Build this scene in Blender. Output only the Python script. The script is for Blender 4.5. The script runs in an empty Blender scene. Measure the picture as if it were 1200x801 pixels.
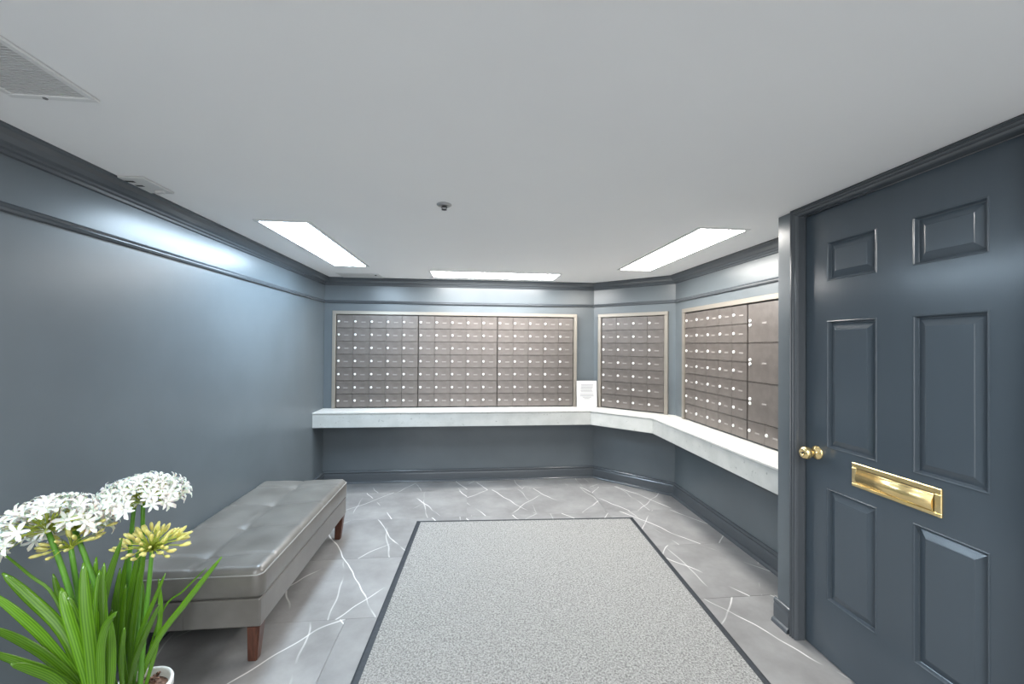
import bpy, bmesh, math, random
from mathutils import Vector, Matrix
random.seed(7)
S = bpy.context.scene
COL = S.collection
PI = math.pi

# ------------------------------------------------------------------ camera
CAM_H, F_PX = 1.4066, 469.07
YAW, PITCH, ROLL = 0.09779, 0.00834, 0.00755
fw = Vector((math.sin(YAW)*math.cos(PITCH), math.cos(YAW)*math.cos(PITCH), math.sin(PITCH)))
rt = Vector((math.cos(YAW), -math.sin(YAW), 0)); up = rt.cross(fw)
r2 = rt*math.cos(ROLL) + up*math.sin(ROLL); u2 = up*math.cos(ROLL) - rt*math.sin(ROLL)
cd = bpy.data.cameras.new('camera'); cam = bpy.data.objects.new('camera', cd); COL.objects.link(cam)
cam.matrix_world = Matrix(((r2.x, u2.x, -fw.x, 0), (r2.y, u2.y, -fw.y, 0), (r2.z, u2.z, -fw.z, CAM_H), (0, 0, 0, 1)))
cd.sensor_width = 36; cd.lens = F_PX/1200*36; cd.clip_start = 0.02
S.camera = cam

# ------------------------------------------------------------------ world (soft light of the open lobby behind) and exposure
W = bpy.data.worlds.new('world'); S.world = W; W.use_nodes = True
W.node_tree.nodes['Background'].inputs[0].default_value = (0.97, 0.985, 1.0, 1)
W.node_tree.nodes['Background'].inputs[1].default_value = 1.15
S.view_settings.view_transform = 'Standard'; S.view_settings.look = 'None'
S.view_settings.exposure = 1.25; S.view_settings.gamma = 1; S.view_settings.use_curve_mapping = False
LAMP = 17.0                      # emission of the ceiling panels

# ------------------------------------------------------------------ room numbers
H = 2.0767; XL, YB, XR, X1, Y2 = -1.4975, 4.2169, 1.9148, 1.3007, 3.6286
YR = -2.2                       # the room goes on behind the camera
XW, YW = 1.570, 1.922           # the door wall's face and its end
TD = Vector((XR-X1, Y2-YB)).normalized(); ND = Vector((TD.y, -TD.x))
if ND.x > 0: ND = -ND
ANG_D = math.atan2(TD.y, TD.x)

# ------------------------------------------------------------------ helpers
def obj(name, bm, mat, parent=None, smooth=False):
    me = bpy.data.meshes.new(name); bm.normal_update(); bm.to_mesh(me); bm.free()
    if mat: me.materials.append(mat)
    if smooth: me.polygons.foreach_set('use_smooth', [True]*len(me.polygons))
    o = bpy.data.objects.new(name, me); COL.objects.link(o)
    if parent: o.parent = parent
    return o
def inst(src, parent, loc=None, rot=None, scale=None):
    c = src.copy(); COL.objects.link(c); c.parent = parent
    if loc is not None: c.location = loc
    if rot is not None: c.rotation_euler = rot
    if scale is not None: c.scale = scale
    return c
def tag(o, label, cat=None, group=None, kind=None):
    o['label'] = label
    if cat: o['category'] = cat
    if group: o['group'] = group
    if kind: o['kind'] = kind
    return o
def thing(name, label, cat, loc=(0, 0, 0), rz=0, group=None, kind=None):
    o = bpy.data.objects.new(name, None); COL.objects.link(o); o.empty_display_size = .1
    o.location = loc; o.rotation_euler = (0, 0, rz)
    return tag(o, label, cat, group, kind)
def box(bm, x0, x1, y0, y1, z0, z1, bev=0, seg=1):
    t = bmesh.new()
    bmesh.ops.create_cube(t, size=1, matrix=Matrix.Translation(((x0+x1)/2, (y0+y1)/2, (z0+z1)/2)) @ Matrix.Diagonal((abs(x1-x0), abs(y1-y0), abs(z1-z0), 1)))
    if bev: bmesh.ops.bevel(t, geom=list(t.edges), offset=bev, segments=seg, affect='EDGES', profile=.5)
    merge(bm, t); return bm
def merge(bm, t, M=None):
    vs = [bm.verts.new((M @ v.co) if M else v.co) for v in t.verts]
    t.verts.index_update()
    for f in t.faces:
        try: bm.faces.new([vs[v.index] for v in f.verts]).smooth = f.smooth
        except ValueError: pass
    t.free()
def bx(*a, **k): return box(bmesh.new(), *a, **k)
def lathe(bm, prof, seg=24, M=None):
    """prof: (r, z) pairs turned about z"""
    t = bmesh.new(); rings = []
    for r, z in prof:
        if r < 1e-6: rings.append([t.verts.new((0, 0, z))])
        else: rings.append([t.verts.new((r*math.cos(2*PI*i/seg), r*math.sin(2*PI*i/seg), z)) for i in range(seg)])
    for a, b in zip(rings, rings[1:]):
        for i in range(seg):
            j = (i+1) % seg
            if len(a) == 1 and len(b) == 1: continue
            if len(a) == 1: t.faces.new((a[0], b[j], b[i]))
            elif len(b) == 1: t.faces.new((a[i], a[j], b[0]))
            else: t.faces.new((a[i], a[j], b[j], b[i]))
    bmesh.ops.recalc_face_normals(t, faces=t.faces)
    for f in t.faces: f.smooth = True
    merge(bm, t, M); return bm
def tube(bm, pts, rads, seg=8):
    rings = []
    for k, p in enumerate(pts):
        p = Vector(p); a = Vector(pts[max(k-1, 0)]); b = Vector(pts[min(k+1, len(pts)-1)])
        d = (b-a).normalized(); s = d.orthogonal().normalized() if k == 0 else (s - d*s.dot(d)).normalized()
        q = d.cross(s); r = rads[k] if hasattr(rads, '__len__') else rads
        rings.append([bm.verts.new(p + s*r*math.cos(2*PI*i/seg) + q*r*math.sin(2*PI*i/seg)) for i in range(seg)])
    for a, b in zip(rings, rings[1:]):
        for i in range(seg):
            bm.faces.new((a[i], a[(i+1) % seg], b[(i+1) % seg], b[i])).smooth = True
    bm.faces.new(rings[0][::-1]); bm.faces.new(rings[-1]); return bm
def spline(P, n):
    P = [Vector(p) for p in P]; out = []
    Q = [2*P[0]-P[1]] + P + [2*P[-1]-P[-2]]
    for k in range(n+1):
        t = k/n*(len(P)-1); i = min(int(t), len(P)-2); f = t-i
        a, b, c, d = Q[i:i+4]
        out.append(.5*((2*b)+(c-a)*f+(2*a-5*b+4*c-d)*f*f+(3*b-a-3*c+d)*f**3))
    return out

# ------------------------------------------------------------------ materials
def mat(name, col, rough=.5, metal=0, spec=.5, coat=0):
    m = bpy.data.materials.new(name); m.use_nodes = True
    p = m.node_tree.nodes['Principled BSDF']
    p.inputs['Base Color'].default_value = (*col, 1); p.inputs['Roughness'].default_value = rough
    p.inputs['Metallic'].default_value = metal; p.inputs['Specular IOR Level'].default_value = spec
    p.inputs['Coat Weight'].default_value = coat; p.inputs['Coat Roughness'].default_value = .28
    return m
class N:
    def __init__(s, m): s.t = m.node_tree; s.p = s.t.nodes['Principled BSDF']
    def n(s, ty, **k):
        x = s.t.nodes.new(ty)
        for a, v in k.items():
            if a in x.inputs: x.inputs[a].default_value = v
            else: setattr(x, a, v)
        return x
    def l(s, a, b): s.t.links.new(a, b)
def noise_mat(name, c0, c1, scale, rough=.5, metal=0, bump=0, bscale=None, lo=.35, hi=.65, detail=4, spec=.5, coat=0, stretch=None):
    m = mat(name, c0, rough, metal, spec, coat); g = N(m)
    tc = g.n('ShaderNodeTexCoord'); src = tc.outputs['Object']
    if stretch:
        mp = g.n('ShaderNodeMapping'); mp.inputs['Scale'].default_value = stretch; g.l(src, mp.inputs[0]); src = mp.outputs[0]
    nz = g.n('ShaderNodeTexNoise', Scale=scale, Detail=detail); g.l(src, nz.inputs['Vector'])
    rp = g.n('ShaderNodeValToRGB'); e = rp.color_ramp.elements
    e[0].position = lo; e[0].color = (*c0, 1); e[1].position = hi; e[1].color = (*c1, 1)
    g.l(nz.outputs['Fac'], rp.inputs[0]); g.l(rp.outputs[0], g.p.inputs['Base Color'])
    if bump:
        b = g.n('ShaderNodeBump', Strength=bump, Distance=.002)
        n2 = g.n('ShaderNodeTexNoise', Scale=bscale or scale, Detail=3); g.l(src, n2.inputs['Vector'])
        g.l(n2.outputs['Fac'], b.inputs['Height']); g.l(b.outputs[0], g.p.inputs['Normal'])
    return m
M = {}
WALL = (.117, .138, .153)
M['wall'] = noise_mat('slate_wall_paint', tuple(c*.95 for c in WALL), tuple(c*1.06 for c in WALL), 3.0, rough=.30, bump=.06, bscale=260)
M['trim'] = mat('slate_trim_paint', (.085, .096, .108), rough=.17)
M['door'] = noise_mat('slate_door_enamel', (.062, .080, .098), (.068, .088, .108), 4, rough=.19, bump=.07, bscale=320, stretch=(1, 1, .25))
M['ceil'] = noise_mat('ceiling_paint', (.88, .88, .88), (.90, .90, .895), 1.2, rough=.9, bump=.03, bscale=150, spec=.2)
M['white'] = mat('white_enamel', (.74, .74, .73), rough=.45)
M['plate'] = mat('vent_off_white', (.62, .62, .61), rough=.5)
M['dark'] = mat('dark_void', (.03, .03, .03), rough=.8)
M['brass'] = noise_mat('polished_brass', (.88, .67, .31), (.92, .73, .38), 9, rough=.27, metal=.9)
M['lock_glint'] = mat('nickel_lock_glint', (.90, .90, .88), rough=.3, metal=.1)  # bright reflections of the nickel put into a near-white base colour
M['frame'] = mat('champagne_aluminium', (.31, .285, .25), rough=.36, metal=.5)
M['box'] = noise_mat('bronze_mailbox_metal', (.150, .134, .125), (.185, .167, .156), 14, rough=.31, metal=.45, bump=.05, bscale=200)
M['boxgap'] = mat('mailbox_gap_shadow', (.07, .062, .056), rough=.6, metal=.3)
M['num'] = mat('mailbox_number_print', (.27, .25, .24), rough=.5)
M['stone'] = noise_mat('white_quartz', (.60, .60, .585), (.66, .66, .64), 30, rough=.32)
M['grout'] = mat('grey_grout', (.30, .30, .30), rough=.9)
M['paper'] = mat('white_paper', (.50, .50, .50), rough=.7)
M['ink'] = mat('faint_grey_print', (.24, .25, .27), rough=.7)
M['border'] = noise_mat('rubber_mat_border', (.022, .027, .034), (.032, .038, .047), 60, rough=.6)
M['wood'] = noise_mat('walnut_leg_wood', (.060, .022, .014), (.115, .045, .028), 10, rough=.32, stretch=(6, 6, 1))
M['pot'] = mat('white_pot_glaze', (.84, .84, .82), rough=.3)
M['petal'] = mat('white_petal', (.90, .90, .83), rough=.6)
M['bud'] = noise_mat('cream_bud', (.66, .60, .07), (.84, .80, .42), 40, rough=.55)
M['pedicel'] = mat('yellow_green_pedicel', (.42, .50, .06), rough=.5)
M['stalk'] = mat('green_flower_stalk', (.11, .30, .03), rough=.42)
for k, c in (('petal', .25), ('bud', .15)):
    M[k].node_tree.nodes['Principled BSDF'].inputs['Subsurface Weight'].default_value = c
    M[k].node_tree.nodes['Principled BSDF'].inputs['Subsurface Scale'].default_value = .01

def leaf_mat():
    m = mat('strap_leaf_green', (.07, .22, .02), rough=.27); g = N(m)
    uv = g.n('ShaderNodeTexCoord'); w = g.n('ShaderNodeTexWave', Scale=1.6, Distortion=.8)
    w.bands_direction = 'X'; g.l(uv.outputs['UV'], w.inputs['Vector'])
    rp = g.n('ShaderNodeValToRGB'); e = rp.color_ramp.elements
    e[0].color = (.058, .165, .005, 1); e[1].color = (.120, .275, .012, 1); g.l(w.outputs['Fac'], rp.inputs[0])
    oi = g.n('ShaderNodeObjectInfo'); hs = g.n('ShaderNodeHueSaturation')
    mr = g.n('ShaderNodeMapRange'); mr.inputs[3].default_value = .75; mr.inputs[4].default_value = 1.35
    g.l(oi.outputs['Random'], mr.inputs[0]); g.l(mr.outputs[0], hs.inputs['Value']); g.l(rp.outputs[0], hs.inputs['Color'])
    g.l(hs.outputs[0], g.p.inputs['Base Color'])
    return m
M['leaf'] = leaf_mat()

def soil_mat():
    return noise_mat('brown_bark_mulch', (.06, .028, .018), (.30, .17, .12), 55, rough=.9, bump=1.0, bscale=60)
M['soil'] = soil_mat()

def apron_mat():
    m = noise_mat('speckled_quartz_front', (.46, .475, .46), (.54, .55, .535), 8, rough=.4); g = N(m)
    tc = g.n('ShaderNodeTexCoord'); v = g.n('ShaderNodeTexNoise', Scale=42.0, Detail=3.0); g.l(tc.outputs['Object'], v.inputs['Vector'])
    rp = g.n('ShaderNodeValToRGB'); e = rp.color_ramp.elements
    e[0].position = .66; e[0].color = (1, 1, 1, 1); e[1].position = .74; e[1].color = (.62, .64, .63, 1)
    g.l(v.outputs['Fac'], rp.inputs[0])
    mx = g.n('ShaderNodeMix', data_type='RGBA', blend_type='MULTIPLY'); mx.inputs[0].default_value = 1
    src = g.p.inputs['Base Color'].links[0].from_socket
    g.l(src, mx.inputs[6]); g.l(rp.outputs[0], mx.inputs[7]); g.l(mx.outputs[2], g.p.inputs['Base Color'])
    return m
M['apron'] = apron_mat()

def tile_mat():
    m = mat('veined_grey_tile', (.32, .32, .33), rough=.34); g = N(m)
    tc = g.n('ShaderNodeTexCoord'); oi = g.n('ShaderNodeObjectInfo')
    wn = g.n('ShaderNodeTexWhiteNoise', noise_dimensions='1D'); g.l(oi.outputs['Random'], wn.inputs['W'])
    sc = g.n('ShaderNodeVectorMath', operation='SCALE'); sc.inputs['Scale'].default_value = 23; g.l(wn.outputs['Color'], sc.inputs[0])
    ad = g.n('ShaderNodeVectorMath', operation='ADD'); g.l(tc.outputs['Object'], ad.inputs[0]); g.l(sc.outputs[0], ad.inputs[1])
    fl = g.n('ShaderNodeVectorMath', operation='MULTIPLY'); fl.inputs[1].default_value = (1, 1, 0); g.l(ad.outputs[0], fl.inputs[0])
    P = fl.outputs[0]
    # clouded grey ground
    cl = g.n('ShaderNodeTexNoise', Scale=3.2, Detail=7.0, Roughness=.62); g.l(P, cl.inputs['Vector'])
    rc = g.n('ShaderNodeValToRGB'); e = rc.color_ramp.elements
    e[0].position = .3; e[0].color = (.190, .187, .187, 1); e[1].position = .72; e[1].color = (.325, .325, .325, 1)
    g.l(cl.outputs['Fac'], rc.inputs[0])
    out = rc.outputs[0]
    # veins: thin edges of a stretched, distorted cell pattern, broken by a mask
    for k, (rot, scl, th, seed, mlo, mhi, dist) in enumerate(((-.52, .85, .0016, 3.1, .43, .52, 1.7), (.70, .62, .0008, 17.7, .44, .53, 2.0), (-.12, .55, .0007, 41.3, .46, .55, 1.8))):
        mp = g.n('ShaderNodeMapping'); mp.inputs['Location'].default_value = (seed, seed*.7, 0); mp.inputs['Rotation'].default_value = (0, 0, rot)
        g.l(P, mp.inputs[0])
        vo = g.n('ShaderNodeTexWave', Scale=scl, Distortion=dist, Detail=3.0); vo.inputs['Detail Scale'].default_value = 1.3; vo.inputs['Detail Roughness'].default_value = .6
        vo.bands_direction = 'X'; g.l(mp.outputs[0], vo.inputs['Vector'])
        rv = g.n('ShaderNodeMapRange'); rv.inputs[1].default_value = 1-th; rv.inputs[2].default_value = 1-th*.25
        g.l(vo.outputs['Fac'], rv.inputs[0])
        mk = g.n('ShaderNodeTexNoise', Scale=2.3, Detail=2.0); g.l(mp.outputs[0], mk.inputs['Vector'])
        mr = g.n('ShaderNodeMapRange'); mr.inputs[1].default_value = mlo; mr.inputs[2].default_value = mhi; g.l(mk.outputs['Fac'], mr.inputs[0])
        mu = g.n('ShaderNodeMath', operation='MULTIPLY'); g.l(rv.outputs[0], mu.inputs[0]); g.l(mr.outputs[0], mu.inputs[1])
        m3 = g.n('ShaderNodeMath', operation='MULTIPLY'); m3.inputs[1].default_value = .85 - .2*k; g.l(mu.outputs[0], m3.inputs[0])
        mx = g.n('ShaderNodeMix', data_type='RGBA'); g.l(m3.outputs[0], mx.inputs[0]); g.l(out, mx.inputs[6]); mx.inputs[7].default_value = (.78, .78, .77, 1)
        out = mx.outputs[2]
    # slight tone difference from tile to tile
    hs = g.n('ShaderNodeHueSaturation'); mr = g.n('ShaderNodeMapRange'); mr.inputs[3].default_value = .92; mr.inputs[4].default_value = 1.08
    g.l(oi.outputs['Random'], mr.inputs[0]); g.l(mr.outputs[0], hs.inputs['Value']); g.l(out, hs.inputs['Color'])
    g.l(hs.outputs[0], g.p.inputs['Base Color'])
    return m
M['tile'] = tile_mat()

def rug_mat():
    m = mat('speckled_grey_carpet', (.42, .42, .41), rough=.95, spec=.1); g = N(m)
    tc = g.n('ShaderNodeTexCoord')
    n1 = g.n('ShaderNodeTexNoise', Scale=330.0, Detail=2.0); g.l(tc.outputs['Object'], n1.inputs['Vector'])
    n2 = g.n('ShaderNodeTexNoise', Scale=120.0, Detail=3.0); g.l(tc.outputs['Object'], n2.inputs['Vector'])
    ml = g.n('ShaderNodeMath', operation='MULTIPLY_ADD'); ml.inputs[1].default_value = .55; g.l(n2.outputs['Fac'], ml.inputs[0])
    m4 = g.n('ShaderNodeMath', operation='MULTIPLY'); m4.inputs[1].default_value = .45; g.l(n1.outputs['Fac'], m4.inputs[0]); g.l(m4.outputs[0], ml.inputs[2])
    rp = g.n('ShaderNodeValToRGB'); e = rp.color_ramp.elements
    e[0].position = .36; e[0].color = (.12, .12, .12, 1); e[1].position = .60; e[1].color = (.40, .40, .39, 1)
    g.l(ml.outputs[0], rp.inputs[0]); g.l(rp.outputs[0], g.p.inputs['Base Color'])
    w = g.n('ShaderNodeTexWave', Scale=36.0, Distortion=1.2); w.bands_direction = 'DIAGONAL'; g.l(tc.outputs['Object'], w.inputs['Vector'])
    sm = g.n('ShaderNodeMath', operation='ADD'); g.l(w.outputs['Fac'], sm.inputs[0]); g.l(n1.outputs['Fac'], sm.inputs[1])
    b = g.n('ShaderNodeBump', Strength=.45, Distance=.003); g.l(sm.outputs[0], b.inputs['Height']); g.l(b.outputs[0], g.p.inputs['Normal'])
    return m
M['rug'] = rug_mat()

M['leather'] = noise_mat('grey_leather', (.122, .113, .101), (.180, .170, .156), 5, rough=.34, bump=.22, bscale=55, detail=6, coat=.6)

def lamp_mat(name, col, strength):
    m = mat(name, (.9, .9, .9), .5); p = m.node_tree.nodes['Principled BSDF']
    p.inputs['Emission Color'].default_value = (*col, 1); p.inputs['Emission Strength'].default_value = strength
    return m

# ------------------------------------------------------------------ room shell
def struct(name, bm, m, label, cat, smooth=False):
    return tag(obj(name, bm, m, None, smooth), label, cat, None, 'structure')
T = .12
struct('wall_left', bx(XL-T, XL, YR, YB+T, -.05, H+.1), M['wall'], 'long plain slate blue wall on the left above the grey bench', 'wall')
struct('wall_back', bx(XL, X1+.05, YB, YB+T, -.05, H+.1), M['wall'], 'slate blue back wall behind the three widest mailbox banks', 'wall')
bm = bmesh.new(); a = Vector((X1, YB)); b = Vector((XR, Y2)); q = -ND*T
vs = [bm.verts.new((*p, z)) for z in (-.05, H+.1) for p in (a, b, b+q, a+q)]
for f in ((0, 1, 2, 3), (7, 6, 5, 4), (0, 4, 5, 1), (1, 5, 6, 2), (2, 6, 7, 3), (3, 7, 4, 0)): bm.faces.new([vs[i] for i in f])
bmesh.ops.recalc_face_normals(bm, faces=bm.faces)
struct('wall_diagonal', bm, M['wall'], 'short angled slate wall across the back right corner', 'wall')
struct('wall_right', bx(XR, XR+T, YW-.1, Y2+.05, -.05, H+.1), M['wall'], 'grey blue right wall with parcel lockers behind the door wall', 'wall')
bm = bx(XW, XW+.13, 1.792, YW, -.05, H+.1); box(bm, XW+.13, XR, 1.82, YW, -.05, H+.1)
box(bm, XW, XW+.13, YR, .970, -.05, H+.1); box(bm, XW, XW+.13, .970, 1.792, 2.040, H+.1)
struct('wall_door', bm, M['wall'], 'slate wall at the right holding the six panel door', 'wall')
struct('ceiling', bx(XL-T, XR+T, YR, YB+T, H, H+.1), M['ceil'], 'smooth low white ceiling over the whole mail room', 'ceiling')
fl = struct('floor', bx(XL, XR+.02, YR, YB, -.08, -.003), M['grout'], 'grey marble look tiled floor with white veins', 'floor')
TX, TY = 1.19, .5925
tb = bx(-TX/2+.0007, TX/2-.0007, -TY/2+.0007, TY/2-.0007, -.008, 0, bev=.0008)
tile0 = obj('floor_tile', tb, M['tile'], fl)
first = True
j = 0
y = 3.318 - 10*TY
while y < YB:
    sh = -.04 if y > 2.6 else (-.04 + TX/2 if int(round((y-3.318)/TY)) % 2 else -.04)
    x = sh - 3*TX
    while x < XR:
        x0, x1_, y0, y1_ = max(x, XL), min(x+TX, XR), max(y, YR), min(y+TY, YB)
        if x1_-x0 > .02 and y1_-y0 > .02:
            if x1_-x0 > TX-.001 and y1_-y0 > TY-.001:
                if first: o = tile0; first = False
                else: o = inst(tile0, fl)
                o.location = (x+TX/2, y+TY/2, 0)
            else:                     # a cut tile at the wall
                cx, cy = (x0+x1_)/2, (y0+y1_)/2
                o = obj('floor_tile', bx(x0-cx+.0007, x1_-cx-.0007, y0-cy+.0007, y1_-cy-.0007, -.008, 0), M['tile'], fl)
                o.location = (cx, cy, 0)
        x += TX
    y += TY

def corner_path(k):
    """inner offsets (by k) of the polyline left wall - back - diagonal - right wall"""
    yb = YB-k; xb = X1 + (k - ND.y*(yb-YB))/ND.x
    xr = XR-k; yr = YB + (k - ND.x*(xr-X1))/ND.y
    return [(XL+k, YR), (XL+k, yb), (xb, yb), (xr, yr), (xr, YW)]
def moulding(name, prof, i, m, label, cat='trim', smooth=False):
    bm = bmesh.new(); A = []; B = []
    for k, z in prof:
        P = corner_path(k); A.append(bm.verts.new((*P[i], z))); B.append(bm.verts.new((*P[i+1], z)))
    n = len(prof)
    for j in range(n):
        bm.faces.new((A[j], A[(j+1) % n], B[(j+1) % n], B[j]))
    bm.faces.new(A[::-1]); bm.faces.new(B)
    bmesh.ops.recalc_face_normals(bm, faces=bm.faces)
    return struct(name, bm, m, label, cat)
CROWN = [(0, H), (.069, H), (.069, H-.010), (.062, H-.014), (.055, H-.030), (.040, H-.044), (.026, H-.050), (.024, H-.058), (.014, H-.062), (.012, H-.072), (0, H-.074)]
RAIL = [(0, 1.852), (.010, 1.851), (.016, 1.845), (.013, 1.838), (.019, 1.832), (.014, 1.824), (0, 1.821)]
BASE = ([(0, .120), (.006, .120)] + [(.006+.014*math.sin(a*PI/16), .106+.014*math.cos(a*PI/16)) for a in range(1, 9)] + [(.014, .096), (.018, .088), (.020, .080), (.021, .022)]
        + [(.021+.022*math.sin(a*PI/14), .022*math.cos(a*PI/14)) for a in range(1, 8)] + [(0, 0)])
wn = ('left wall', 'back wall', 'angled corner wall', 'right wall'); ws = ('left', 'back', 'diagonal', 'right')
tn = 1
for i in range(4):
    moulding('trim_%d' % tn, CROWN, i, M['trim'], 'slate crown moulding where the %s meets the ceiling' % wn[i]); tn += 1
for i in range(4):
    moulding('trim_%d' % tn, RAIL, i, M['trim'], 'thin slate picture rail running along the %s' % wn[i]); tn += 1
for i in range(4):
    moulding('baseboard_' + ws[i], BASE, i, M['trim'], 'slate baseboard with shoe moulding along the %s' % wn[i], 'baseboard')
# short baseboard on the pier beside the door
bm = bmesh.new(); PR = []
for yy in (YW+.014, 1.835):
    PR.append([bm.verts.new((XW-k*.62, yy, z)) for k, z in BASE])
n = len(BASE)
for j in range(n): bm.faces.new((PR[0][j], PR[0][(j+1) % n], PR[1][(j+1) % n], PR[1][j]))
bm.faces.new(PR[0][::-1]); bm.faces.new(PR[1]); bmesh.ops.recalc_face_normals(bm, faces=bm.faces)
struct('baseboard_pier', bm, M['trim'], 'short slate baseboard block on the pier beside the door casing', 'baseboard')

# ------------------------------------------------------------------ door and casing
DX, DY0, DY1 = 1.603, .977, 1.786
CAS = [(0, .004), (0, .018), (.006, .022), (.010, .016), (.016, .016), (.020, .020), (.026, .014), (.032, .014), (.036, .018), (.043, .012), (.046, .004), (.046, -.03), (0, -.03)]
#      (distance from the outer edge, proud of the wall)
CAS = [(a*.80, b) for a, b in CAS]
bm = bmesh.new()
ys, zt = 1.8255, H-.001
path = [(ys, 0, -1, 0), (ys, zt, -1, -1), (.93, zt, 1, -1), (.93, 0, 1, 0)]
rings = [[bm.verts.new((XW-pr, y+dy*s, z+dz*s)) for s, pr in CAS] for y, z, dy, dz in path]
n = len(CAS)
for A, B in zip(rings, rings[1:]):
    for j in range(n): bm.faces.new((A[j], A[(j+1) % n], B[(j+1) % n], B[j]))
bm.faces.new(rings[0]); bm.faces.new(rings[-1]); bmesh.ops.recalc_face_normals(bm, faces=bm.faces)
struct('trim_%d' % tn, bm, M['trim'], 'stepped slate casing around the six panel door', 'door casing')

US = [(.114, .340), (.471, .691)]; ZS = [(.268, .772), (.953, 1.528), (1.709, 1.886)]
bm = bmesh.new()
uc = [0, .114, .340, .471, .691, .809]; zc = [.006, .268, .772, .953, 1.528, 1.709, 1.886, 2.036]
V = {}
for i, u in enumerate(uc):
    for j, z in enumerate(zc):
        V[i, j] = bm.verts.new((DX, DY1-u, z))
for i in range(5):
    for j in range(7):
        if i in (1, 3) and j in (1, 3, 5): continue
        bm.faces.new((V[i, j], V[i+1, j], V[i+1, j+1], V[i, j+1]))
ex = bmesh.ops.extrude_face_region(bm, geom=list(bm.faces))
for v in [g for g in ex['geom'] if isinstance(g, bmesh.types.BMVert)]: v.co.x += .036
bmesh.ops.recalc_face_normals(bm, faces=bm.faces)
door = struct('door_1', bm, M['door'], 'dark slate six panel door with brass knob and mail slot', 'door')
RING = [(0, 0), (.001, -.0015), (.003, -.0025), (.005, -.002), (.0065, 0), (.010, .011), (.013, .013), (.016, .012), (.039, .0022), (.0405, .0008), (.043, .0004)]
for (u0, u1) in US:
    for (z0, z1) in ZS:
        bm = bmesh.new(); rr = []
        for ins, dp in RING:
            rr.append([bm.verts.new((DX+dp, DY1-u, z)) for u, z in ((u0+ins, z0+ins), (u1-ins, z0+ins), (u1-ins, z1-ins), (u0+ins, z1-ins))])
        for A, B in zip(rr, rr[1:]):
            for k in range(4): bm.faces.new((A[k], A[(k+1) % 4], B[(k+1) % 4], B[k]))
        bm.faces.new(rr[-1])
        bk = [bm.verts.new((DX+.034, v.co.y, v.co.z)) for v in rr[0]]
        for k in range(4): bm.faces.new((rr[0][(k+1) % 4], rr[0][k], bk[k], bk[(k+1) % 4]))
        bm.faces.new(bk[::-1])
        bmesh.ops.recalc_face_normals(bm, faces=bm.faces)
        obj('door_panel', bm, M['door'], door)
Mk = Matrix.Translation((DX, 1.722, .918)) @ Matrix.Rotation(-PI/2, 4, 'Y')
bm = lathe(bmesh.new(), [(0, -.002), (.031, -.002), (.032, .003), (.028, .008), (.016, .012), (.012, .016), (.011, .030), (.016, .036), (.025, .044), (.0285, .056), (.027, .067), (.020, .075), (.010, .077), (.009, .074), (0, .074)], 32, Mk)
kn = tag(obj('door_knob', bm, M['brass'], door), 'round polished brass door knob')
obj('keyhole', lathe(bmesh.new(), [(0, .0735), (.005, .0735), (.005, .0765), (0, .077)], 12, Mk), M['dark'], kn)
bm = bmesh.new()
for ys_, zs_ in (((1.221, 1.547), (.905, .925)), ((1.221, 1.547), (.826, .840)), ((1.221, 1.243), (.840, .905)), ((1.527, 1.547), (.840, .905))):
    box(bm, DX-.006, DX+.002, ys_[0], ys_[1], zs_[0], zs_[1], bev=.002)
slot = tag(obj('mail_slot', bm, M['brass'], door), 'wide brass mail slot plate')
bm = bmesh.new()    # bowed flap
n = 10; A = []; B = []
for k in range(n+1):
    t = k/n; z = .842 + t*.060; xx = DX - .004 - .011*math.sin(PI*min(1, t*1.15+.02))**.8
    A.append(bm.verts.new((xx, 1.246, z))); B.append(bm.verts.new((xx, 1.524, z)))
A += [bm.verts.new((DX+.001, 1.246, .902)), bm.verts.new((DX+.001, 1.246, .842))]; B += [bm.verts.new((DX+.001, 1.524, .902)), bm.verts.new((DX+.001, 1.524, .842))]
for k in range(len(A)):
    j = (k+1) % len(A); bm.faces.new((A[k], A[j], B[j], B[k])).smooth = k < n
bm.faces.new(A); bm.faces.new(B[::-1]); bmesh.ops.recalc_face_normals(bm, faces=bm.faces)
obj('flap', bm, M['brass'], slot)

# ------------------------------------------------------------------ countertop
ZT, CD, AH = .757, .285, .142
ct = thing('counter', 'white quartz counter ledge with deep speckled front running below the mailboxes', 'counter', (0, 0, 0))
def slab(name, k0, k1, z0, z1, m, seg=None, parent=None, gap=0):
    P0, P1 = corner_path(k0), corner_path(k1)
    P0[0] = P0[1]; 
    L0 = [(XL+.001, YB-k0)] + P0[2:4] + [(XR-k0, YW+.002)]
    L1 = [(XL+.001, YB-k1)] + P1[2:4] + [(XR-k1, YW+.002)]
    rng = range(3) if seg is None else (seg,)
    bm = bmesh.new()
    idx = sorted({i for s in rng for i in (s, s+1)})
    v = {(i, w, z): bm.verts.new((*(L0, L1)[w][i], (z0, z1)[z])) for i in idx for w in (0, 1) for z in (0, 1)}
    for s in rng:
        a, b = s, s+1
        bm.faces.new((v[a, 0, 1], v[b, 0, 1], v[b, 1, 1], v[a, 1, 1])); bm.faces.new((v[a, 0, 0], v[a, 1, 0], v[b, 1, 0], v[b, 0, 0]))
        for w in (0, 1): bm.faces.new((v[a, w, 0], v[b, w, 0], v[b, w, 1], v[a, w, 1]))
    for i in (idx[0], idx[-1]): bm.faces.new((v[i, 0, 0], v[i, 0, 1], v[i, 1, 1], v[i, 1, 0]))
    bmesh.ops.recalc_face_normals(bm, faces=bm.faces)
    return obj(name, bm, m, parent)
tag(slab('top_slab', .001, CD, ZT-.010, ZT, M['stone'], None, ct), 'bright white polished top')
for s in range(3): slab('front_panel', CD-.028, CD-.007, ZT-AH, ZT-.0145, M['apron'], s, ct)

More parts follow.
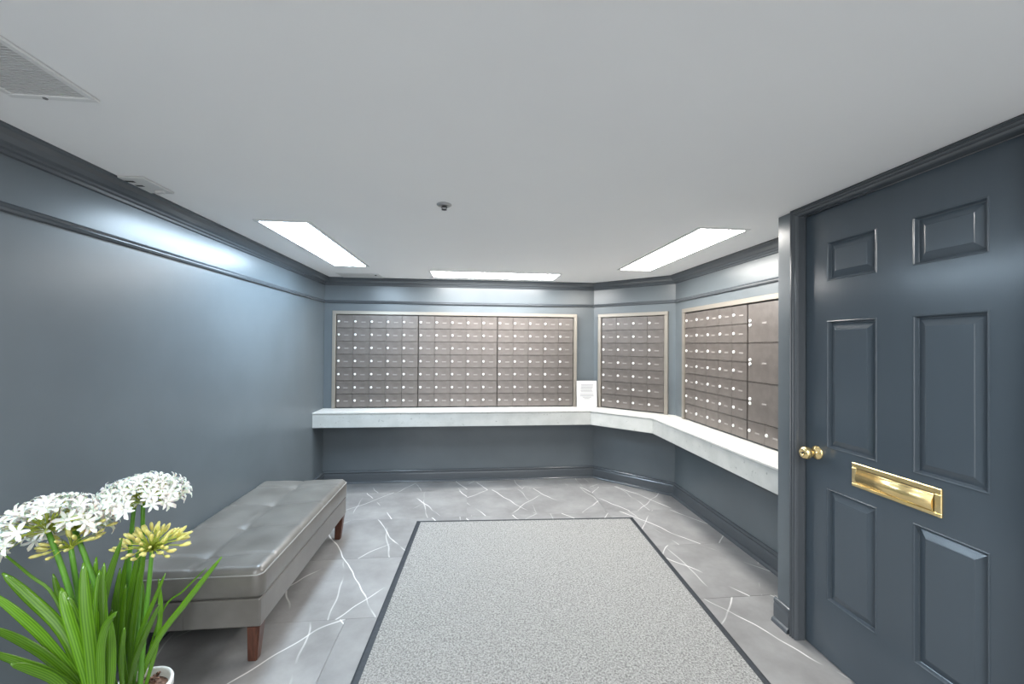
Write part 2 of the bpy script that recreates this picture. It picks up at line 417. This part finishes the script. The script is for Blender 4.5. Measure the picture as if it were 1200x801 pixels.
# ------------------------------------------------------------------ mailboxes
CW, RH = .1615, .1335; ZB = ZT+.012
def door_mesh(w, h):
    return bx(.0007, w-.0007, -.021, -.009, .0018, h-.0018, bev=.0012)
dm0 = obj('mailbox_door', door_mesh(CW, RH), M['box']); me_door = dm0.data
lk0 = obj('lock', lathe(bmesh.new(), [(0, 0), (.0116, 0), (.0116, .004), (.0095, .0075), (.003, .0085), (.0025, .0065), (0, .0065)], 14, Matrix.Rotation(PI/2, 4, 'X')), M['lock_glint']); me_lock = lk0.data
nm0 = obj('number_plate', bx(-.021, .021, -.0012, .001, -.0055, .0055, bev=.0005), M['num']); me_num = nm0.data
for o in (dm0, lk0, nm0): bpy.data.objects.remove(o)
def mk(name, me, parent, loc):
    o = bpy.data.objects.new(name, me); COL.objects.link(o); o.parent = parent; o.location = loc; return o
def small_door(root, x, z):
    d = mk('mailbox_door', me_door, root, (x, 0, z))
    mk('lock', me_lock, d, (.021, -.020, RH*.50)); mk('number_plate', me_num, d, (CW*.60+random.uniform(-.006, .006), -.0212, RH*.46))
def bank(label, loc, rz, cols, rows=7):
    r = thing('mailbox_bank', label, 'mailboxes', loc, rz, 'wall mailbox banks')
    w = cols*CW
    obj('cabinet_body', bx(-.003, w+.003, -.010, -.001, -.006, rows*RH+.006), M['boxgap'], r)
    for c in range(cols):
        for k in range(rows): small_door(r, c*CW, k*RH)
    for k in range(1, rows):          # fine ledge between the rows
        obj('row_ledge', bx(0, w, -.0235, -.020, k*RH-.0030, k*RH-.0006), M['box'], r)
    return r
def frame(label, loc, rz, w, h, tw=.034, x_end=True):
    global tn
    tn += 1; f = thing('trim_%d' % tn, label, 'frame', loc, rz, None, 'structure')
    obj('frame_rail', bx(-tw, w+tw, -.034, -.001, h, h+tw, bev=.002), M['frame'], f)
    obj('frame_stile', bx(-tw, 0, -.034, -.001, -.0065, h, bev=.002), M['frame'], f)
    if x_end: obj('frame_stile', bx(w, w+tw, -.034, -.001, -.0065, h, bev=.002), M['frame'], f)
    return f
HB = 7*RH+.010
names3 = ('leftmost bronze mailbox bank on the back wall, next to the long left wall',
          'middle bronze mailbox bank of the three on the back wall',
          'bronze mailbox bank on the back wall nearest the white notice')
GX = .0075
for k in range(3): bank(names3[k], (-1.369+k*(5*CW+GX), YB, ZB), 0, 5)
frame('champagne metal frame around the three mailbox banks on the back wall', (-1.374, YB, ZB-.004), 0, 3*5*CW+2*GX+.010, HB)
pd = Vector((X1, YB)) + TD*.104
bank('four column mailbox bank on the angled corner wall', (pd.x, pd.y, ZB), ANG_D, 4)
pf = Vector((X1, YB)) + TD*.099
frame('champagne metal frame around the mailboxes on the angled corner wall', (pf.x, pf.y, ZB-.004), ANG_D, 4*CW+.010, HB)
bank('five column mailbox bank on the right wall beside the parcel lockers', (XR, 3.412, ZB), -PI/2, 5)
# parcel lockers
r = thing('parcel_locker_bank', 'bank of three tall parcel lockers over small mailboxes, beside the door wall', 'mailboxes', (XR, 3.412-5*CW-.008, ZB), -PI/2, 'wall mailbox banks')
obj('cabinet_body', bx(-.003, 2*CW+.003, -.010, -.001, -.006, 7*RH+.006), M['boxgap'], r)
for c in range(2): small_door(r, c*CW, 0)
pm = None
for k in range(3):
    if pm is None: o = obj('parcel_door', bx(.002, 2*CW-.002, -.021, -.009, .002, 2*RH-.002, bev=.0018), M['box'], r); pm = o.data
    else: o = mk('parcel_door', pm, r, (0, 0, 0))
    o.location = (0, 0, RH*(1+2*k))
    mk('lock', me_lock, o, (.026, -.020, RH*1.12)); mk('lock', me_lock, o, (.026, -.020, RH*.90)); mk('number_plate', me_num, o, (CW*.98, -.0212, RH*.98))
for k in (1, 3, 5): obj('row_ledge', bx(0, 2*CW, -.0235, -.020, k*RH-.0030, k*RH-.0006), M['box'], r)
frame('pale champagne frame around the mailboxes and parcel lockers on the right wall', (XR, 3.417, ZB-.004), -PI/2, 7*CW+.018, HB, tw=.036)

# ------------------------------------------------------------------ notice
nt = thing('notice_sheet', 'white printed notice sheet propped on the counter at the corner', 'notice', (1.205, 4.128, ZT+.001), -.05)
th = -.10
def lean(bm):
    bmesh.ops.transform(bm, matrix=Matrix.Rotation(th, 4, 'X'), verts=bm.verts); return bm
obj('paper', lean(bx(-.108, .108, 0, .0016, 0, .280)), M['paper'], nt)
bm = bmesh.new()
for k in range(7):
    box(bm, -.062+random.uniform(-.004, .004), .066+random.uniform(-.012, .004), -.0004, .0004, .236-k*.0125, .241-k*.0125)
for k in range(4):
    w_ = (.070, .072, .046, .030)[k]
    box(bm, -w_, w_, -.0004, .0004, .134-k*.015, .140-k*.015)
obj('print_lines', lean(bm), M['ink'], nt)

# ------------------------------------------------------------------ rug
rz = -.0405
rg = thing('floor_mat', 'large grey speckled carpet mat with dark rubber border on the tiles', 'rug', (-.430, 3.256, 0), rz)
RW, RL, BW = 1.748, 3.3, .034
obj('carpet_pile', bx(BW, RW-BW, -RL+BW, -BW, .001, .0095, bev=.002), M['rug'], rg)
bm = bmesh.new(); prof = [(0, .001), (0, .003), (.010, .0068), (BW+.001, .0085), (BW+.001, .001)]
rings = []
for cx, cy, sx, sy in ((0, 0, 1, -1), (RW, 0, -1, -1), (RW, -RL, -1, 1), (0, -RL, 1, 1)):
    rings.append([bm.verts.new((cx+sx*k, cy+sy*k, z)) for k, z in prof])
for a in range(4):
    A, B = rings[a], rings[(a+1) % 4]
    for j in range(len(prof)): bm.faces.new((A[j], A[(j+1) % len(prof)], B[(j+1) % len(prof)], B[j]))
bmesh.ops.recalc_face_normals(bm, faces=bm.faces)
obj('rubber_border', bm, M['border'], rg)

# ------------------------------------------------------------------ bench
BXc, BW2, BY0, BL = -1.201, .578, 1.857, 1.205
be = thing('tufted_bench', 'long grey leather tufted bench with walnut legs along the left wall', 'bench', (BXc, BY0+BL/2, 0))
hw, hl = BW2/2, BL/2
def rsq(u, v, r):
    return u, v
def cushion():
    bm = bmesh.new(); nx, ny = 40, 84
    btn = [(-.018, -hl+.145+i*.305) for i in range(4)]
    def top(x, y):
        ex = min(hw-abs(x), .032)/.032; ey = min(hl-abs(y), .032)/.032
        e = math.sqrt(max(0, 1-(1-ex)**2))*math.sqrt(max(0, 1-(1-ey)**2))
        z = .396 + .026*e
        for bx_, by_ in btn:
            d2 = (x-bx_)**2+(y-by_)**2
            z -= .010*math.exp(-d2/.0011) + .010*math.exp(-d2/.018)
            z -= .0055*math.exp(-((y-by_)/.009)**2)*min(1, e*1.2)           # cross creases
        z -= .0055*math.exp(-((x+.018)/.009)**2)*e
        z += .0018*math.sin(x*31+y*9)*math.sin(y*23-x*7)*e
        return z
    V = {}
    r = .03
    for i in range(nx+1):
        for j in range(ny+1):
            x = -hw + BW2*i/nx; y = -hl + BL*j/ny
            # rounded corners in plan
            cx, cy = max(abs(x)-(hw-r), 0), max(abs(y)-(hl-r), 0); d = math.hypot(cx, cy)
            X, Y_ = x, y
            if cx > 0 and cy > 0:
                mxx = max(cx, cy); s = mxx/d
                X = math.copysign(hw-r+cx*s, x); Y_ = math.copysign(hl-r+cy*s, y)
            V[i, j] = bm.verts.new((X, Y_, top(x, y)))
    for i in range(nx):
        for j in range(ny): bm.faces.new((V[i, j], V[i+1, j], V[i+1, j+1], V[i, j+1])).smooth = True
    loop = [V[i, 0] for i in range(nx)] + [V[nx, j] for j in range(ny)] + [V[i, ny] for i in range(nx, 0, -1)] + [V[0, j] for j in range(ny, 0, -1)]
    prev = loop
    for z, s in ((.385, .003), (.350, .005), (.310, .004), (.297, 0)):
        cur = []
        for v in loop:
            n_ = Vector((max(abs(v.co.x)-(hw-r), 0)*math.copysign(1, v.co.x), max(abs(v.co.y)-(hl-r), 0)*math.copysign(1, v.co.y), 0))
            if n_.length: n_.normalize()
            cur.append(bm.verts.new((v.co.x+n_.x*s, v.co.y+n_.y*s, z)))
        for k in range(len(loop)):
            j = (k+1) % len(loop); bm.faces.new((prev[k], cur[k], cur[j], prev[j])).smooth = True
        prev = cur
    bm.faces.new(prev[::-1])
    path = [Vector((v.co.x*1.004, v.co.y*1.002, .394)) for v in loop]
    bmesh.ops.recalc_face_normals(bm, faces=bm.faces)
    return bm, path, btn
cb, path, btn = cushion()
cu = obj('seat_cushion', cb, M['leather'], be)
bm = bmesh.new(); tube(bm, path + [path[0]], .0032, 6)
obj('piping', bm, mat('pale_piping', (.30, .29, .275), .4), cu)
for bx_, by_ in btn:
    obj('tuft_button', lathe(bmesh.new(), [(0, .3985), (.011, .3985), (.010, .403), (.005, .406), (0, .4065)], 14, Matrix.Translation((bx_, by_, -.008))), M['leather'], cu)
bs = obj('base_frame', bx(-hw+.004, hw-.004, -hl+.004, hl-.004, .166, .291, bev=.008, seg=3), M['leather'], be)
obj('seam', bx(-.0312, -.0288, -hl+.0025, -hl+.006, .172, .286), M['leather'], bs)
def leg():
    bm = bmesh.new(); t = bmesh.new()
    bmesh.ops.create_cube(t, size=1)
    for v in t.verts:
        k = 1 if v.co.z > 0 else .72
        v.co = Vector((v.co.x*.054*k + (0 if v.co.z > 0 else -.012), v.co.y*.054*k + (0 if v.co.z > 0 else .010), .167 if v.co.z > 0 else 0))
    bmesh.ops.bevel(t, geom=list(t.edges), offset=.004, segments=2, affect='EDGES')
    merge(bm, t); return bm
lg = obj('leg', leg(), M['wood'], be)
for i, (sx, sy) in enumerate(((1, -1), (1, 1), (-1, -1), (-1, 1))):
    o = lg if i == 0 else inst(lg, be)
    o.location = (sx*(hw-.036), sy*(hl-.036), 0)
    o.rotation_euler = (0, 0, (0, PI/2, -PI/2, PI)[i])

# ------------------------------------------------------------------ ceiling fixtures
def light(label, x0, x1, y0, y1, col, k):
    cx, cy = (x0+x1)/2, (y0+y1)/2; a, b = (x1-x0)/2, (y1-y0)/2
    t = thing('ceiling_light', label, 'light', (cx, cy, H), 0, 'ceiling panel lights')
    bm = bmesh.new(); fw_ = .020
    for X0, X1_, Y0, Y1_ in ((-a-fw_, a+fw_, -b-fw_, -b), (-a-fw_, a+fw_, b, b+fw_), (-a-fw_, -a, -b, b), (a, a+fw_, -b, b)): box(bm, X0, X1_, Y0, Y1_, -.006, -.0005)
    obj('light_frame', bm, M['white'], t)
    obj('diffuser', bx(-a, a, -b, b, -.004, -.0005), lamp_mat('lit_diffuser', col, LAMP*k), t)
light('lit rectangular ceiling panel over the bench side, by the left wall', -1.168, -.912, 2.30, 3.52, (.66, .84, 1.0), 1.1)
light('lit ceiling panel set crosswise in front of the back wall mailboxes', -.385, .806, 3.685, 3.985, (1.0, .985, .96), 1.0)
light('lit rectangular ceiling panel near the parcel lockers and right wall', 1.275, 1.545, 2.14, 3.375, (1.0, .96, .90), 1.0)
light('ceiling panel light near the entrance end, above the left wall side', -1.168, -.912, -.75, .47, (.90, .95, 1.0), 1.0)
light('added fill light out of view near the entrance end, on the door side', .90, 1.156, -.75, .47, (1.0, .98, .95), 1.0)  # unseen panel added to brighten the room from behind the camera

sp = thing('fire_sprinkler', 'small metal fire sprinkler head in the middle of the ceiling', 'sprinkler', (-.141, 1.93, H))
obj('escutcheon', lathe(bmesh.new(), [(.012, -.0005), (.036, -.0005), (.036, -.003), (.026, -.009), (.014, -.010), (.012, -.006)], 28), mat('sprinkler_ring', (.42, .42, .42), .35, .6), sp)
dk = mat('sprinkler_metal', (.10, .10, .10), .4, .7)
obj('body', lathe(bmesh.new(), [(0, -.001), (.013, -.001), (.013, -.010), (.008, -.013), (0, -.013)], 18), dk, sp)
for s in (-1, 1): obj('frame_arm', tube(bmesh.new(), [(s*.008, 0, -.012), (s*.012, 0, -.016), (s*.009, 0, -.021), (0, 0, -.025)], .0022, 6), dk, sp)
obj('deflector', lathe(bmesh.new(), [(0, -.024), (.012, -.024), (.013, -.026), (0, -.027)], 18), dk, sp)

g = thing('return_air_grille', 'large off white return air grille in the ceiling at the upper left', 'vent', (-1.141, .905, H))
a, b = .110, .305; bm = bmesh.new(); w_ = .018
for X0, X1_, Y0, Y1_ in ((-a, a, -b, -b+w_), (-a, a, b-w_, b), (-a, -a+w_, -b+w_, b-w_), (a-w_, a, -b+w_, b-w_)): box(bm, X0, X1_, Y0, Y1_, -.009, -.0005, bev=.002)
obj('grille_frame', bm, M['white'], g)
obj('backing', bx(-a+w_, a-w_, -b+w_, b-w_, -.0020, -.0006), mat('grille_shadow', (.30, .30, .30), .8), g)
bm = bmesh.new()
for k in range(62):
    yy = -b+w_+.004+k*(2*b-2*w_-.008)/61
    box(bm, -a+w_, a-w_, yy-.0031, yy+.0031, -.0060, -.0020)
for k in range(1, 6): box(bm, -a+w_+k*.031-.0015, -a+w_+k*.031+.0015, -b+w_, b-w_, -.0065, -.0030)
sl = obj('louvre_slats', bm, M['plate'], g); sl['kind'] = 'stuff'
for yy in (.278, .06): obj('screw', lathe(bmesh.new(), [(0, -.009), (.006, -.009), (.005, -.0115), (0, -.012)], 10, Matrix.Translation((-.02 if yy > .2 else .10, yy+.018 if yy > .2 else yy, 0))), mat('vent_screw', (.2, .2, .2), .5), g)

v = thing('ceiling_register', 'small off white ceiling register tucked against the left crown moulding', 'vent', (-1.375, 1.83, H))
obj('register_plate', bx(-.050, .050, -.085, .085, -.010, -.0005, bev=.003), M['plate'], v)
for k in range(2): obj('register_slot', bx(-.046+k*.004, -.012, -.055+k*.045, -.040+k*.045, -.0108, -.0095), M['dark'], v)
obj('damper_lever', bx(-.005, .030, .045, .060, -.020, -.009, bev=.002), M['plate'], v)
v = thing('ceiling_access_panel', 'flat off white vent cover in the back left ceiling corner', 'vent', (-1.095, 4.018, H))
obj('cover_frame', bx(-.195, .195, -.118, .118, -.006, -.0005, bev=.002), M['white'], v)
obj('cover_plate', bx(-.180, .180, -.104, .104, -.0085, -.005, bev=.001), M['plate'], v)
obj('latch', lathe(bmesh.new(), [(0, -.008), (.010, -.008), (.008, -.014), (0, -.015)], 12, Matrix.Translation((.165, -.080, 0))), M['dark'], v)

# ------------------------------------------------------------------ plants
def leaf(root, pts, w, tw=0.0, fold=.22):
    """strap leaf: folded strip along a spline, rounded tip, real thickness"""
    P = spline([Vector(p)-root.location for p in pts], 16); bm = bmesh.new(); uvl = bm.loops.layers.uv.new('UVMap')
    n = len(P); camd = Vector((.62, -.75, .25)); rows = []
    for k, p in enumerate(P):
        t = k/(n-1)
        d = (P[min(k+1, n-1)]-P[max(k-1, 0)]).normalized()
        s = d.cross(camd).normalized(); s = Matrix.Rotation(tw*(t-.3), 3, d) @ s
        nn = s.cross(d).normalized()
        ww = w*.66*(.62+.38*min(1, t*3))*(1 if t < .62 else max(.06, math.sqrt(max(0, 1-((t-.62)/.385)**2))))
        ring = []
        for u, h in ((-1, 0), (-.5, -fold*.7), (0, -fold), (.5, -fold*.7), (1, 0)):
            ring.append((p + s*u*ww*.5 + nn*(-h)*ww*.35, (u*.5+.5, t)))
        rows.append((ring, nn))
    fr = [[bm.verts.new(c) for c, _ in ring] for ring, _ in rows]
    bk = [[bm.verts.new(c - nn*.0014) for c, _ in ring] for ring, nn in rows]
    def face(vs, uvs):
        f = bm.faces.new(vs); f.smooth = True
        for l, uv in zip(f.loops, uvs): l[uvl].uv = uv
    for k in range(n-1):
        R0, R1 = rows[k][0], rows[k+1][0]
        for j in range(4):
            q = (R0[j][1], R0[j+1][1], R1[j+1][1], R1[j][1])
            face((fr[k][j], fr[k][j+1], fr[k+1][j+1], fr[k+1][j]), q)
            face((bk[k][j], bk[k+1][j], bk[k+1][j+1], bk[k][j+1]), (q[0], q[3], q[2], q[1]))
        for j in (0, 4): face((fr[k][j], fr[k+1][j], bk[k+1][j], bk[k][j]), (R0[j][1], R1[j][1], R1[j][1], R0[j][1]))
    for k in (0, n-1): face([*fr[k], *bk[k][::-1]], [(0, k/(n-1))]*10)
    bmesh.ops.recalc_face_normals(bm, faces=bm.faces)
    return obj('leaf', bm, M['leaf'], root)
def floret_mesh():
    bm = bmesh.new()
    tube(bm, [(0, 0, -.004), (0, 0, .006), (0, 0, .012)], [.0018, .0030, .0046], 6)
    for k in range(6):
        a = k*PI/3; R3 = Matrix.Rotation(a, 4, 'Z'); ww = .0056 if k % 2 else .0044
        rows = []
        for r, z, wd in ((.003, .010, .45), (.011, .020, .95), (.020, .024, 1.0), (.028, .021, .25)):
            rows.append([bm.verts.new(R3 @ Vector((r, s*ww*wd, z-(.0018 if s else 0)))) for s in (-1, 0, 1)])
        for A, B in zip(rows, rows[1:]):
            for j in range(2): bm.faces.new((A[j], A[j+1], B[j+1], B[j])).smooth = True
    for k in range(3):
        a = k*2.1; tube(bm, [(0, 0, .010), (.003*math.cos(a), .003*math.sin(a), .026)], .0006, 4)
    return bm
def bud_mesh():
    return lathe(bmesh.new(), [(0, -.004), (.0024, 0), (.0042, .008), (.0048, .015), (.0036, .022), (0, .026)], 8)
t0 = obj('floret', floret_mesh(), M['petal']); ME_F = t0.data; bpy.data.objects.remove(t0)
t0 = obj('bud', bud_mesh(), M['bud']); ME_B = t0.data; bpy.data.objects.remove(t0)
def umbel(root, stalk_top, axis, R, n, amax, me, name, label, scl=1.0, amin=0.0, squash=1.0, seed=1, budfrac=0, face=None, cut=.6):
    rd = random.Random(seed); O = Vector(stalk_top)-root.location; ax = Vector(axis).normalized()
    q = Vector((0, 0, 1)).rotation_difference(ax)
    dirs = []
    for k in range(n):
        c = 1-(k+.5)/n*(1-math.cos(amax)); th = math.acos(max(-1, min(1, c))); ph = k*2.39996+rd.uniform(-.25, .25)
        th = max(amin, th+rd.uniform(-.07, .07))
        d = Vector((math.sin(th)*math.cos(ph), math.sin(th)*math.sin(ph), math.cos(th)*squash)); dirs.append((q @ d, rd.uniform(.86, 1.06)))
    bm = bmesh.new(); lathe(bm, [(0, -.006), (.007, -.003), (.008, .003), (.004, .008), (0, .009)], 10, Matrix.Translation(O))
    for d, k in dirs:
        e = O+d*R*k; mid = O+d*R*k*.55+Vector((0, 0, .010*R/.1))
        tube(bm, [O, mid, e], [.0016, .0013, .0013], 5)
    hd = tag(obj('flower_head', bm, M['pedicel'], root), label)
    for i, (d, k) in enumerate(dirs):
        isb = rd.random() < budfrac
        if face and d.dot(Vector(face).normalized()) > cut: continue      # not yet opened on this side: bare pedicels
        o = mk('bud' if (isb or name == 'bud') else 'floret', ME_B if isb else me, hd, O+d*R*k*.985)
        o.rotation_mode = 'QUATERNION'; dd = (d + Vector((rd.uniform(-.3, .3), rd.uniform(-.3, .3), rd.uniform(-.1, .25)))).normalized()
        o.rotation_quaternion = dd.to_track_quat('Z', 'Y'); s = scl*rd.uniform(.85, 1.15); o.scale = (s, s, s)
    return hd
def pot(root, R, h):
    bm = lathe(bmesh.new(), [(0, .001), (R*.74, .001), (R*.78, .006), (R*.93, h*.80), (R*.99, h*.84), (R, h-.006), (R*.97, h), (R*.90, h), (R*.88, h-.008), (R*.85, h-.030), (0, h-.030)], 40)
    obj('pot', bm, M['pot'], root)
    bm = bmesh.new(); rd = random.Random(3); n = 26; r_ = R*.86
    lathe(bm, [(r_, h-.029), (r_*.6, h-.022), (r_*.3, h-.020), (0, h-.019)], 28)
    for k in range(70):
        a, q = rd.uniform(0, 2*PI), r_*math.sqrt(rd.random())*.92
        t = bmesh.new(); bmesh.ops.create_cube(t, size=1)
        merge(bm, t, Matrix.Translation((q*math.cos(a), q*math.sin(a), h-.019+rd.uniform(0, .006))) @ Matrix.Rotation(rd.uniform(0, 6), 4, (rd.random(), rd.random(), rd.random()+.1)) @ Matrix.Diagonal((rd.uniform(.008, .02), rd.uniform(.005, .011), .005, 1)))
    o = obj('bark_mulch', bm, M['soil'], root); o['kind'] = 'stuff'

pl = thing('potted_agapanthus', 'taller right agapanthus in a white pot with one white head and one yellow bud head', 'plant', (-1.155, 1.535, 0))
pot(pl, .094, .2)
RLV = [
 ([(-1.165,1.53,.181),(-1.084,1.51,.369),(-.976,1.49,.514),(-.851,1.47,.674)], .032),
 ([(-1.182,1.56,.157),(-1.109,1.57,.433),(-1.045,1.58,.501),(-.967,1.58,.581)], .010),
 ([(-1.166,1.51,.199),(-1.139,1.50,.371),(-1.095,1.50,.493),(-1.05,1.50,.611)], .020),
 ([(-1.156,1.49,.209),(-1.121,1.47,.335),(-1.075,1.46,.445),(-1.039,1.46,.528)], .026),
 ([(-1.21,1.55,.169),(-1.240,1.56,.378),(-1.24,1.57,.523),(-1.23,1.58,.655)], .034),
 ([(-1.208,1.54,.176),(-1.203,1.54,.39),(-1.194,1.55,.533),(-1.181,1.56,.678)], .030),
 ([(-1.187,1.53,.183),(-1.176,1.53,.396),(-1.167,1.54,.537),(-1.154,1.55,.667)], .030),
 ([(-1.19,1.55,.175),(-1.205,1.59,.286),(-1.217,1.62,.413),(-1.224,1.63,.527)], .034),
 ([(-1.20,1.56,.175),(-1.27,1.58,.337),(-1.286,1.60,.476),(-1.272,1.62,.573)], .030),
 ([(-1.161,1.48,.195),(-1.155,1.46,.331),(-1.145,1.45,.408),(-1.138,1.45,.464)], .022),
 ([(-1.19,1.50,.185),(-1.20,1.47,.33),(-1.19,1.45,.44),(-1.17,1.44,.53)], .030),
 ([(-1.13,1.52,.185),(-1.10,1.53,.33),(-1.10,1.55,.45),(-1.115,1.56,.56)], .022),
 ([(-1.195,1.53,.185),(-1.215,1.52,.36),(-1.222,1.52,.50),(-1.218,1.53,.62)], .026),
 ([(-1.175,1.52,.185),(-1.185,1.50,.36),(-1.178,1.49,.48),(-1.160,1.48,.59)], .024),
 ([(-1.20,1.51,.185),(-1.235,1.48,.34),(-1.25,1.47,.46),(-1.252,1.46,.56)], .026)]
for i, (p, w_) in enumerate(RLV): leaf(pl, p, w_, tw=.35*math.sin(i*2.3))
for P_ in ([(-1.185,1.545,.172),(-1.18,1.56,.466),(-1.178,1.57,.672),(-1.178,1.57,.832)], [(-1.20,1.55,.172),(-1.222,1.57,.45),(-1.222,1.575,.66),(-1.215,1.58,.812)], [(-1.136,1.51,.176),(-1.123,1.51,.406),(-1.111,1.51,.553),(-1.102,1.51,.685)]):
    pp = [q-pl.location for q in spline(P_, 10)]; obj('flower_stalk', tube(bmesh.new(), pp, [.0085-.0025*k/10 for k in range(11)], 8), M['stalk'], pl)
umbel(pl, (-1.178, 1.57, .832), (-.06, .06, 1), .112, 84, 1.62, ME_F, 'floret', 'full white flower head', 1.0, squash=.70, seed=4)
umbel(pl, (-1.215, 1.58, .812), (-.2, .1, .9), .054, 24, 1.3, ME_F, 'floret', 'small white flower head', .95, squash=.8, seed=9)
umbel(pl, (-1.102, 1.51, .685), (.12, .05, 1), .088, 74, 1.42, ME_B, 'bud', 'yellow green flower head in bud', 1.15, squash=.72, seed=11)

pl = thing('potted_agapanthus', 'left agapanthus with wide white flower heads over fanned leaves, nearest the wall', 'plant', (-1.168, 1.358, 0))
pot(pl, .078, .2)
LLV = [
 ([(-1.170,1.37,.19),(-1.185,1.37,.35),(-1.24,1.36,.52),(-1.324,1.35,.635),(-1.378,1.33,.723)], .044),
 ([(-1.165,1.36,.19),(-1.185,1.36,.34),(-1.254,1.34,.492),(-1.306,1.31,.604),(-1.362,1.28,.70)], .036),
 ([(-1.165,1.35,.19),(-1.18,1.35,.34),(-1.239,1.32,.468),(-1.296,1.29,.553),(-1.333,1.25,.62)], .034),
 ([(-1.160,1.34,.19),(-1.17,1.34,.33),(-1.211,1.30,.437),(-1.254,1.26,.506),(-1.299,1.22,.572)], .034),
 ([(-1.180,1.38,.19),(-1.20,1.39,.336),(-1.279,1.38,.606),(-1.334,1.36,.696),(-1.386,1.32,.803)], .012),
 ([(-1.150,1.34,.19),(-1.145,1.34,.343),(-1.17,1.33,.486),(-1.204,1.33,.602),(-1.229,1.34,.666)], .042),
 ([(-1.145,1.34,.19),(-1.125,1.33,.342),(-1.137,1.33,.484),(-1.153,1.33,.612),(-1.169,1.34,.738)], .048),
 ([(-1.160,1.37,.19),(-1.159,1.38,.31),(-1.172,1.39,.468),(-1.18,1.40,.582),(-1.191,1.42,.674)], .034),
 ([(-1.180,1.39,.19),(-1.197,1.41,.278),(-1.214,1.43,.469),(-1.224,1.44,.601),(-1.235,1.46,.696)], .030),
 ([(-1.160,1.38,.19),(-1.162,1.39,.301),(-1.171,1.40,.514),(-1.157,1.41,.643),(-1.126,1.42,.773)], .032),
 ([(-1.130,1.34,.19),(-1.107,1.33,.349),(-1.101,1.32,.476),(-1.08,1.31,.563),(-1.042,1.30,.61)], .030),
 ([(-1.185,1.38,.19),(-1.20,1.40,.296),(-1.261,1.41,.486),(-1.306,1.42,.59),(-1.327,1.42,.667)], .028),
 ([(-1.13,1.35,.19),(-1.10,1.35,.34),(-1.095,1.35,.45),(-1.10,1.35,.56)], .034),
 ([(-1.155,1.35,.19),(-1.15,1.35,.34),(-1.165,1.345,.48),(-1.19,1.34,.58),(-1.21,1.34,.64)], .034),
 ([(-1.15,1.37,.19),(-1.14,1.38,.33),(-1.15,1.39,.50),(-1.165,1.40,.62),(-1.170,1.41,.70)], .030),
 ([(-1.165,1.33,.19),(-1.165,1.31,.33),(-1.18,1.28,.43),(-1.21,1.24,.50),(-1.23,1.21,.54)], .034)]
for i, (p, w_) in enumerate(LLV): leaf(pl, p, w_, tw=.3*math.sin(i*1.7))
for P_ in ([(-1.165,1.37,.18),(-1.173,1.38,.311),(-1.215,1.38,.531),(-1.26,1.38,.691),(-1.305,1.38,.818)], [(-1.17,1.38,.18),(-1.18,1.40,.294),(-1.223,1.42,.476),(-1.254,1.42,.608),(-1.272,1.415,.750)], [(-1.165,1.385,.18),(-1.179,1.405,.286),(-1.187,1.43,.515),(-1.24,1.44,.672),(-1.285,1.44,.797)]):
    pp = [q-pl.location for q in spline(P_, 12)]; obj('flower_stalk', tube(bmesh.new(), pp, [.0095-.003*k/12 for k in range(13)], 8), M['stalk'], pl)
umbel(pl, (-1.305, 1.38, .818), (-.38, .22, 1), .108, 74, 1.72, ME_F, 'floret', 'wide white flower head', 1.05, squash=.78, seed=21, face=(.80, -.55, .05), cut=.66)
umbel(pl, (-1.285, 1.44, .797), (-.05, .30, 1), .080, 44, 1.6, ME_F, 'floret', 'white flower head', 1.05, squash=.75, seed=5, budfrac=.05)
umbel(pl, (-1.272, 1.415, .750), (-.1, -.1, 1), .06, 26, 1.5, ME_B, 'bud', 'half open yellow flower head', 1.1, squash=.7, seed=31)
